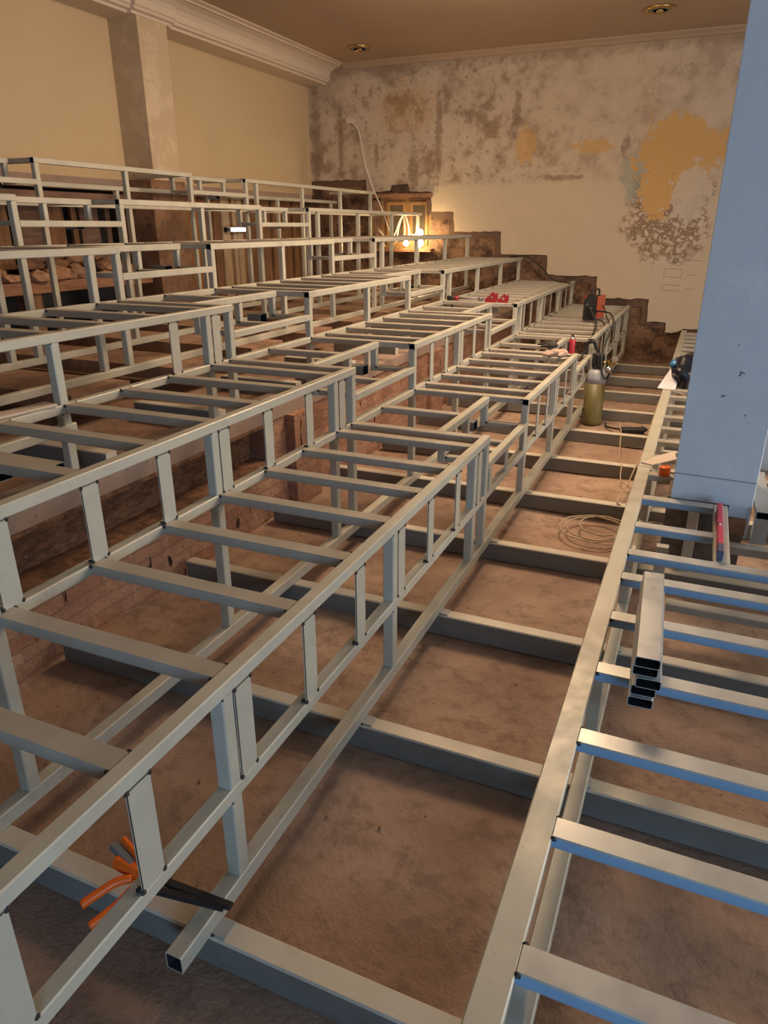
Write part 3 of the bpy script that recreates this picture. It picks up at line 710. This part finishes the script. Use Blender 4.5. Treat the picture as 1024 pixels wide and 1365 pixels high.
# orange roll and bent plate
q = MB(); q.lathe([(0.028, 0), (0.036, 0.003), (0.036, 0.052), (0.033, 0.056), (0.012, 0.056)], (0, 0, 0), M_ORANGE, 28)
o = q.build('tape_roll', None, (-0.065, 4.795, PZ+0.001)); tag(o, 'orange plastic cap standing on the platform crossbar left of the blue column', 'plastic cap')
q = MB(); q.poly([(-0.225, 5.00, 0), (-0.155, 4.97, 0), (-0.01, 5.17, 0), (-0.02, 5.30, 0.02), (-0.14, 5.14, 0.015), (-0.205, 5.06, 0)], (0, 0, 0.006), M_CORN)
o = q.build('bent_plate', None, (0, 0, PZ+0.002)); tag(o, 'flat pale bent strip lying on the platform edge beside the blue column', 'strip')

# cable coil on the earth
cab = empty('cable_coil', (-0.47, 4.98, -0.016)); tag(cab, 'thin beige cable coiled on the earth and trailing up over the platform edge', 'cable')
pts = []
for k in range(44):
    a = k/14*2*math.pi - 0.6; lp = int(k/14); rr = (0.24, 0.20, 0.27, 0.25)[lp]; ox, oy = ((0, 0), (0.05, 0.06), (-0.02, -0.03), (0.02, 0.0))[lp]
    pts.append((ox + rr*0.85*math.cos(a), oy - 0.05 + rr*0.92*math.sin(a), 0.012 + 0.004*k/14 + 0.006*(k % 2)))
pts += [(0.22, 0.35, 0.02), (0.10, 0.30, 0.115), (0.12, 0.9, 0.05), (0.15, 1.28, 0.118), (0.17, 1.7, 0.10), (0.20, 2.2, 0.32), (0.25, 2.55, 0.515), (0.36, 2.6, 0.512), (0.45, 2.45, 0.512)]
q = MB(); q.path(pts, 0.0055, M_WIRE, 6); q.build('coil', cab)
q = MB(); q.path([(0.23, 0.1, 0.015), (0.33, -0.12, 0.012), (0.46, -0.05, 0.012), (0.50, 0.12, 0.012), (0.40, 0.25, 0.012), (0.26, 0.15, 0.02)], 0.0055, M_WIRE, 6); q.build('loop', cab)
q = MB(); q.path([(-0.62, 7.72, 0.09), (-0.57, 7.4, 0.09), (-0.54, 7.1, 0.04), (-0.50, 6.72, 0.012), (-0.46, 6.45, 0.03), (-0.44, 6.3, 0.088), (-0.42, 6.05, 0.03), (-0.33, 5.9, 0.012)], 0.005, M_WIRE, 6)
o = q.build('lead_cable'); tag(o, 'short beige lead running over the floor beam in front of the gas cylinder', 'cable')
# adapter / plug
q = MB(); q.tube((-0.60, 7.78, 0.035), (-0.38, 7.86, 0.035), 0.10, 0.06, M_BLACK, r=0.015); q.blob((-0.40, 7.86, 0.04), (0.06, 0.05, 0.035), M_BLACK, 2, 0.3, 3)
q.path([(-0.60, 7.80, 0.04), (-0.70, 7.85, 0.03), (-0.78, 7.98, 0.012), (-0.80, 8.1, 0.012)], 0.012, M_RUBBER, 8)
o = q.build('socket_block'); o.location.z = -0.035; tag(o, 'black plug socket block with short lead on the earth right of the gas cylinder', 'socket block')

# gas cylinder
G = empty('gas_cylinder', (-0.955, 8.10, -0.045)); tag(G, 'olive gas cylinder with grey shoulder and black valve guard, standing by the lowest tier', 'gas cylinder')
q = MB(); q.lathe([(0.085, 0), (0.104, 0.012), (0.106, 0.05), (0.106, 0.47)], (0, 0, 0), M_CYL, 36); q.build('body', G)
q = MB(); q.lathe([(0.106, 0.47), (0.105, 0.53), (0.097, 0.575), (0.078, 0.605), (0.052, 0.622), (0.045, 0.64)], (0, 0, 0), M_CYLTOP, 36); q.build('shoulder', G)
q = MB()
q.lathe([(0.058, 0.635), (0.062, 0.645), (0.062, 0.66), (0.056, 0.662)], (0, 0, 0), M_BLACK, 28); q.lathe([(0.060, 0.765), (0.065, 0.77), (0.065, 0.785), (0.058, 0.788)], (0, 0, 0), M_BLACK, 28)
for a in (0.6, 1.9, 2.7, 3.4, 4.1, 5.0):
    ca, sa = math.cos(a), math.sin(a); q.tube((0.058*ca, 0.058*sa, 0.65), (0.060*ca, 0.060*sa, 0.78), 0.045, 0.010, M_BLACK, upv=(ca, sa, 0))
q.build('valve_guard', G)
q = MB(); q.cyl((0, 0, 0.63), (0, 0, 0.75), 0.018, M_BRASS, 14); q.cyl((0, 0, 0.75), (0, 0, 0.775), 0.028, M_BLACK, 14); q.cyl((0, 0, 0.70), (0.12, -0.03, 0.70), 0.011, M_BRASS, 12); q.build('valve', G)
q = MB(); q.cyl((0.10, -0.03, 0.70), (0.17, -0.045, 0.70), 0.024, M_BRASS, 16); q.cyl((0.15, -0.04, 0.72), (0.19, -0.09, 0.76), 0.030, M_CHROME, 18); q.cyl((0.12, -0.06, 0.67), (0.13, -0.11, 0.62), 0.028, M_CHROME, 18)
q.cyl((0.17, -0.045, 0.70), (0.21, -0.05, 0.70), 0.014, M_BRASS, 12); q.build('regulator', G)
q = MB(); q.path([(0.13, -0.05, 0.66), (0.14, -0.07, 0.58), (0.10, -0.09, 0.54), (0.06, -0.10, 0.62), (0.04, -0.02, 0.80), (0.05, 0.3, 0.96), (0.02, 0.9, 1.02), (-0.10, 1.5, 1.06), (-0.30, 1.95, 1.03), (-0.36, 2.16, 1.02)], 0.011, M_RUBBER, 8)
q.build('gas_hose', G)

# welding machine on the lowest tier
Wm = empty('welding_machine', (-1.345, 10.30, Z1), -0.12); tag(Wm, 'black and red welding machine standing on the far end of the lowest tier', 'welding machine')
q = MB(); q.tube((-0.085, -0.16, 0.16), (-0.085, 0.20, 0.16), 0.015, 0.30, M_RED); q.tube((0.085, -0.16, 0.16), (0.085, 0.20, 0.16), 0.015, 0.30, plain('orange red side panel', (0.62, 0.10, 0.05), 0.4))
q.tube((0, -0.155, 0.155), (0, 0.20, 0.155), 0.155, 0.30, M_BLACK, r=0.01); q.build('case', Wm)
q = MB(); q.poly([(-0.095, -0.19, 0.0), (0.075, -0.19, 0.0), (0.075, -0.19, 0.29), (0.03, -0.19, 0.34), (-0.05, -0.19, 0.33), (-0.095, -0.19, 0.25)], (0, 0.04, 0), M_BLACK)
for k in range(5): q.box(-0.06, 0.04, -0.195, -0.19, 0.03+0.016*k, 0.036+0.016*k, M_DARK)
q.build('front_panel', Wm)
for xk, zk in ((-0.035, 0.20), (0.015, 0.15)):
    q = MB(); q.cyl((xk, -0.19, zk), (xk, -0.225, zk), 0.018, M_CHROME, 14); q.build('connector', Wm)
q = MB(); q.path([(0, -0.16, 0.32), (0, -0.15, 0.37), (0, -0.05, 0.385), (0, 0.10, 0.385), (0, 0.19, 0.36), (0, 0.20, 0.31)], 0.014, M_BLACK, 8); q.build('handle', Wm)
q = MB(); q.path([(-0.035, -0.225, 0.20), (0.0, -0.30, 0.19), (0.10, -0.45, 0.12), (0.22, -0.7, 0.06), (0.36, -1.3, 0.0), (0.42, -1.9, -0.15), (0.42, -2.2, -0.30)], 0.012, M_RUBBER, 8)
q.path([(0.015, -0.225, 0.15), (0.05, -0.32, 0.13), (0.16, -0.55, 0.07), (0.31, -0.65, 0.03), (0.38, -0.9, -0.2), (0.37, -1.1, -0.32)], 0.010, M_RUBBER, 8); q.build('welding_lead', Wm)
q = MB(); q.path([(0.09, 0.1, 0.18), (0.16, 0.0, 0.10), (0.24, -0.2, 0.03), (0.30, -0.35, 0.02), (0.33, -0.5, -0.08)], 0.008, M_RUBBER, 8); q.build('earth_lead', Wm)
# torch clipped on the post
Tg = empty('welding_torch', (-1.06, 8.40, 0.80)); tag(Tg, 'black welding torch hanging on the corner post above the gas cylinder', 'welding torch')
q = MB(); q.path([(-0.06, -0.055, 0.01), (0.0, -0.07, 0.035), (0.03, -0.05, -0.01), (0.055, -0.04, -0.07)], 0.020, M_BLACK, 10); q.build('grip', Tg)
q = MB(); q.path([(-0.06, -0.055, 0.0), (-0.075, -0.06, -0.12), (-0.05, -0.10, -0.25), (0.0, -0.16, -0.36)], 0.010, M_RUBBER, 8); q.build('lead', Tg)

# spray can, gloves, rag
C_ = empty('spray_can', (-1.13, 7.30, Z1)); tag(C_, 'red and black spray can standing on the lowest tier by the work gloves', 'spray can')
q = MB(); q.lathe([(0.030, 0), (0.032, 0.004), (0.032, 0.135), (0.030, 0.14)], (0, 0, 0), M_RED, 24); q.build('body', C_)
q = MB(); q.lathe([(0.030, 0.14), (0.022, 0.155), (0.014, 0.158)], (0, 0, 0), M_CHROME, 24); q.build('dome', C_)
q = MB(); q.lathe([(0.012, 0.158), (0.013, 0.18), (0.009, 0.184)], (0, 0, 0), M_BLACK, 16); q.build('nozzle', C_)
q = MB(); q.box(-0.0335, -0.020, -0.025, 0.0, 0.02, 0.11, M_BLACK); q.build('label_band', C_)
def glove(name, loc, rz, m, label, s=1.0):
    bm = bmesh.new()
    V = [(0, 0, 0.03), (0.06, 0, 0.035), (0.11, 0, 0.035), (0.145, 0.03, 0.03), (0.19, 0.045, 0.022), (0.15, 0.008, 0.032), (0.205, 0.012, 0.02), (0.148, -0.015, 0.03), (0.20, -0.02, 0.022),
         (0.14, -0.038, 0.028), (0.18, -0.05, 0.018), (0.07, 0.045, 0.028), (0.10, 0.085, 0.02)]
    Ed = [(0, 1), (1, 2), (2, 3), (3, 4), (2, 5), (5, 6), (2, 7), (7, 8), (2, 9), (9, 10), (1, 11), (11, 12)]
    vs = [bm.verts.new((x*s, y*s, z*s)) for x, y, z in V]
    for a, c in Ed: bm.edges.new((vs[a], vs[c]))
    me = bpy.data.meshes.new(name); bm.to_mesh(me); bm.free(); me.materials.append(m)
    o = link(name, me, None, loc); o.rotation_euler = (0, 0, rz)
    md = o.modifiers.new('skin', 'SKIN'); rad = [0.034, 0.040, 0.040] + [0.014, 0.011]*4 + [0.018, 0.013]
    for v, r in zip(me.skin_vertices[0].data, rad): v.radius = (r*s, r*0.7*s)
    me.skin_vertices[0].data[0].use_root = True
    o.modifiers.new('sub', 'SUBSURF').levels = 2; o.modifiers['sub'].render_levels = 2
    for p in me.polygons: p.use_smooth = True
    md.use_smooth_shade = True
    tag(o, label, 'glove'); return o
glove('work_glove', (-1.13, 7.12, Z1-0.004), 3.6, M_COTTON, 'soiled pinkish cotton work glove lying on the corner of the lowest tier', 1.25)
glove('work_glove', (-1.30, 7.42, Z1+0.002), 2.4, M_DKCLOTH, 'dark sooty work glove behind the pinkish glove on the lowest tier', 1.3)

# two welding magnets and a clamp on the second tier
for i, (x, y, s) in enumerate(((-2.28, 8.42, 1.0), (-2.14, 8.42, 0.86))):
    q = MB(); a = 0.075*s
    q.poly([(-a, 0, 0), (a*0.75, 0, 0), (a, 0, a*0.35), (a*0.95, 0, a*1.5), (a*0.62, 0, a*1.15), (a*0.25, 0, a*1.55), (-a*0.1, 0, a*1.35), (-a*0.3, 0, a*1.05), (-a*1.05, 0, a*0.45)], (0, 0.022, 0), M_DKRED)
    q.cyl((0.0, -0.004, a*0.7), (0.0, 0.026, a*0.7), a*0.2, M_CHROME, 14)
    o = q.build('welding_magnet', None, (x, y, TZ(2)+0.001)); tag(o, ('larger red arrow-shaped welding magnet standing on the second tier', 'smaller red arrow-shaped welding magnet standing right of the larger one')[i], 'welding magnet')
A = empty('hand_tool', (-2.72, 8.45, TZ(2)+0.03), 0.1); tag(A, 'dark-gripped hand tool lying on the second tier left of the red magnets', 'hand tool')
q = MB(); q.cyl((-0.11, 0, 0), (0.02, 0, 0), 0.028, M_BLACK, 14, 0.022); q.build('grip', A)
q = MB(); q.cyl((-0.02, 0, 0), (0.03, 0, 0), 0.026, M_DKRED, 14); q.build('collar', A)
q = MB(); q.cyl((0.03, 0, 0), (0.30, -0.01, 0), 0.012, M_GREY, 12); q.cyl((0.30, -0.01, -0.02), (0.30, -0.01, 0.02), 0.030, M_GREY, 14); q.build('shaft', A)
# loose clay blocks seen through the aisles
for i, (x, y, z, a, lab) in enumerate(((-2.93, 9.15, 0.79, 0.1, 'clay brick on the slab edge in the far aisle, under the second tier'), (-2.95, 8.2, 0.79, -0.1, 'clay brick on the slab edge nearest the far aisle step'),
                                       (-2.98, 5.25, 0.79, 0.05, 'clay brick on the slab edge below the near aisle step'))):
    q = MB(); q.tube((0, -0.125, 0.06), (0, 0.125, 0.06), 0.12, 0.12, M_RUBBLE, r=0.008); o = q.build('clay_brick', None, (x, y, z)); o.rotation_euler[2] = a; tag(o, lab, 'brick')

# orange-handled cutters lying over the bottom rail
K = empty('orange_handled_tool', (-1.30, 1.165, 0.12)); K.rotation_euler = (0, 0, math.radians(2)); tag(K, 'orange-handled hand tool with long black jaws lying across the lowest rail at lower left', 'hand tool')
q = MB(); q.tube((-0.02, 0.020, 0.05), (0.30, 0.004, 0.075), 0.026, 0.016, M_BLACK); q.build('jaw', K)
q = MB(); q.tube((-0.02, -0.022, 0.05), (0.28, -0.003, 0.07), 0.026, 0.016, M_BLACK); q.build('jaw', K)
q = MB(); q.tube((-0.13, 0.03, 0.055), (-0.01, 0.02, 0.05), 0.055, 0.045, M_ORANGE, r=0.012); q.tube((-0.17, 0.055, 0.075), (-0.07, 0.025, 0.065), 0.035, 0.022, M_GREY, r=0.008); q.tube((-0.15, 0.08, 0.085), (-0.05, 0.04, 0.075), 0.018, 0.02, M_ORANGE, r=0.006); q.build('body', K)
q = MB(); q.path([(-0.05, -0.005, 0.05), (-0.09, -0.035, 0.045), (-0.125, -0.08, 0.03), (-0.15, -0.12, 0.02)], 0.014, M_ORANGE, 10); q.build('handle', K)
q = MB(); q.path([(-0.03, -0.03, 0.04), (-0.05, -0.08, 0.02), (-0.07, -0.12, 0.01), (-0.09, -0.155, 0.0)], 0.013, M_ORANGE, 10); q.build('handle', K)

# bag at the foot of the column
q = MB(); q.blob((0, 0, 0.12), (0.14, 0.26, 0.17), M_BAGB, 3, 0.45, 4); q.blob((0.02, 0.12, 0.20), (0.10, 0.14, 0.11), M_BAGB, 2, 0.5, 8)
Bg = q.build('plastic_bag', None, (-0.06, 7.95, PZ)); tag(Bg, 'black plastic bag with white and blue film on the platform behind the blue column', 'bag')
q = MB(); q.poly([(-0.23, -0.32, 0.004), (-0.06, -0.34, 0.004), (-0.05, -0.12, 0.10), (-0.13, -0.02, 0.17)], (0.0, 0.01, 0.006), M_PLASTICW); q.build('white_film', Bg)
q = MB(); q.blob((-0.11, 0.0, 0.20), (0.045, 0.07, 0.05), M_BLUEP, 2, 0.6, 5); q.build('blue_film', Bg)
q = MB(); q.blob((0, 0, 0.10), (0.05, 0.06, 0.12), M_BLUEP, 3, 0.6, 11); o = q.build('plastic_wrap', None, (0.53, 5.2, 0.85)); tag(o, 'crumpled blue plastic wrap at the right edge of the blue column', 'plastic film')
q = MB(); q.tube((0.56, 5.2, 0.507), (0.56, 5.2, 0.84), 0.10, 0.08, M_GALV, upv=(0, 1, 0)); o = q.build('steel_upright'); tag(o, 'short pale upright standing on the platform behind the blue column', 'post')

# lamps and cables in the window niche
def lamp(x, y, z, r, power, label):
    t = empty('work_lamp', (x, y, z)); tag(t, label, 'lamp', 'bare bulbs at the window niche')
    e = bpy.data.materials.new('glowing bulb'); e.use_nodes = True; bb = e.node_tree.nodes['Principled BSDF']
    bb.inputs['Emission Color'].default_value = (1.0, 0.78, 0.42, 1); bb.inputs['Emission Strength'].default_value = 60
    q = MB(); q.blob((0, 0, 0), r, e, 3); q.build('bulb', t)
    q = MB(); q.cyl((0, 0, r*0.8), (0, 0, r*0.8+0.05), 0.016, M_BLACK, 12); q.build('socket', t)
    l = bpy.data.lights.new('bulb_light', 'POINT'); l.energy = power*0.55; l.color = (1.0, 0.66, 0.30); l.shadow_soft_size = r
    lo = bpy.data.objects.new('bulb_light', l); COL.objects.link(lo); lo.parent = t; lo.location = (0, -r-0.03, 0)
lamp(-4.66, 12.28, 1.93, 0.062, 22, 'upper glowing bulb at the right side of the window niche')
lamp(-4.66, 12.28, 1.77, 0.070, 22, 'lower glowing bulb on the sill at the right side of the window niche')
lamp(-4.93, 12.34, 1.76, 0.045, 8, 'smaller glowing bulb in the middle of the window sill')
q = MB(); q.path([(-5.42, 12.25, 1.98), (-5.25, 12.25, 1.84), (-5.12, 12.25, 1.90), (-5.02, 12.25, 2.12), (-4.93, 12.25, 2.22), (-4.86, 12.25, 2.05), (-4.84, 12.25, 1.88)], 0.014, M_WHITE, 8)
q.path([(-5.08, 12.27, 1.86), (-5.03, 12.27, 2.06), (-4.96, 12.27, 2.20), (-4.93, 12.27, 1.98), (-4.95, 12.27, 1.84)], 0.014, M_WHITE, 8); q.path([(-4.95, 12.26, 1.85), (-4.84, 12.26, 1.90), (-4.72, 12.26, 1.88)], 0.012, M_WHITE, 8)
q.path([(-5.3, 12.28, 1.70), (-5.34, 12.28, 1.80), (-5.26, 12.28, 1.86), (-5.18, 12.28, 1.74), (-5.08, 12.28, 1.80)], 0.008, M_WIRE, 8)
tag(q.build('cable_bundle'), 'loops of white cable hanging over the window sill beside the bulbs', 'cable')
q = MB(); q.path([(-6.0, 12.43, 3.70), (-5.85, 12.40, 3.55), (-5.72, 12.36, 3.05), (-5.55, 12.32, 2.65), (-5.36, 12.30, 2.28), (-5.22, 12.28, 1.95)], 0.009, M_WHITE, 8)
q.box(-6.10, -5.94, 12.41, 12.455, 3.68, 3.76, M_CORN); tag(q.build('hanging_cable'), 'thin white cable hanging down the stained far wall from a small junction box', 'cable')
# lit tube lamp behind the top tier
e = bpy.data.materials.new('lit tube'); e.use_nodes = True; bb = e.node_tree.nodes['Principled BSDF']
bb.inputs['Emission Color'].default_value = (1.0, 0.93, 0.80, 1); bb.inputs['Emission Strength'].default_value = 5
t = empty('tube_lamp', (-6.90, 10.1, 1.99)); tag(t, 'short lit white tube lamp fixed on the brown planks at the back left', 'lamp')
q = MB(); q.cyl((0.02, -0.24, 0), (0.02, 0.24, 0), 0.024, e, 14); q.build('tube', t)
q = MB(); q.box(-0.05, -0.005, -0.28, 0.28, -0.035, 0.035, M_GREY); q.box(-0.05, 0.05, -0.28, -0.25, -0.03, 0.03, M_GREY); q.box(-0.05, 0.05, 0.25, 0.28, -0.03, 0.03, M_GREY); q.build('holder', t)
# black lead on the third tier at the wall
q = MB(); q.path([(-3.05, 12.30, TZ(3)+0.012), (-2.75, 12.25, TZ(3)+0.02), (-2.50, 12.2, 1.42), (-2.25, 12.0, 1.24), (-2.0, 11.85, TZ(2)+0.012), (-1.93, 11.7, TZ(2)+0.012)], 0.012, M_RUBBER, 8)
tag(q.build('black_cable'), 'black cable dropping from the third tier to the second along the far wall', 'cable')
# small stones and crumbs on the earth
b = MB()
for i in range(420):
    x = random.uniform(-2.6, 1.2); y = random.uniform(0.6, 8.0); s = random.uniform(0.002, 0.007)
    b.blob((x, y, -0.048), (s, s*1.3, s*0.8), M_RUBBLE, 1, 0.5, i, False)
tag(b.build('earth_crumbs'), 'small stones and crumbs scattered on the brown earth floor', 'stones', kind='stuff')
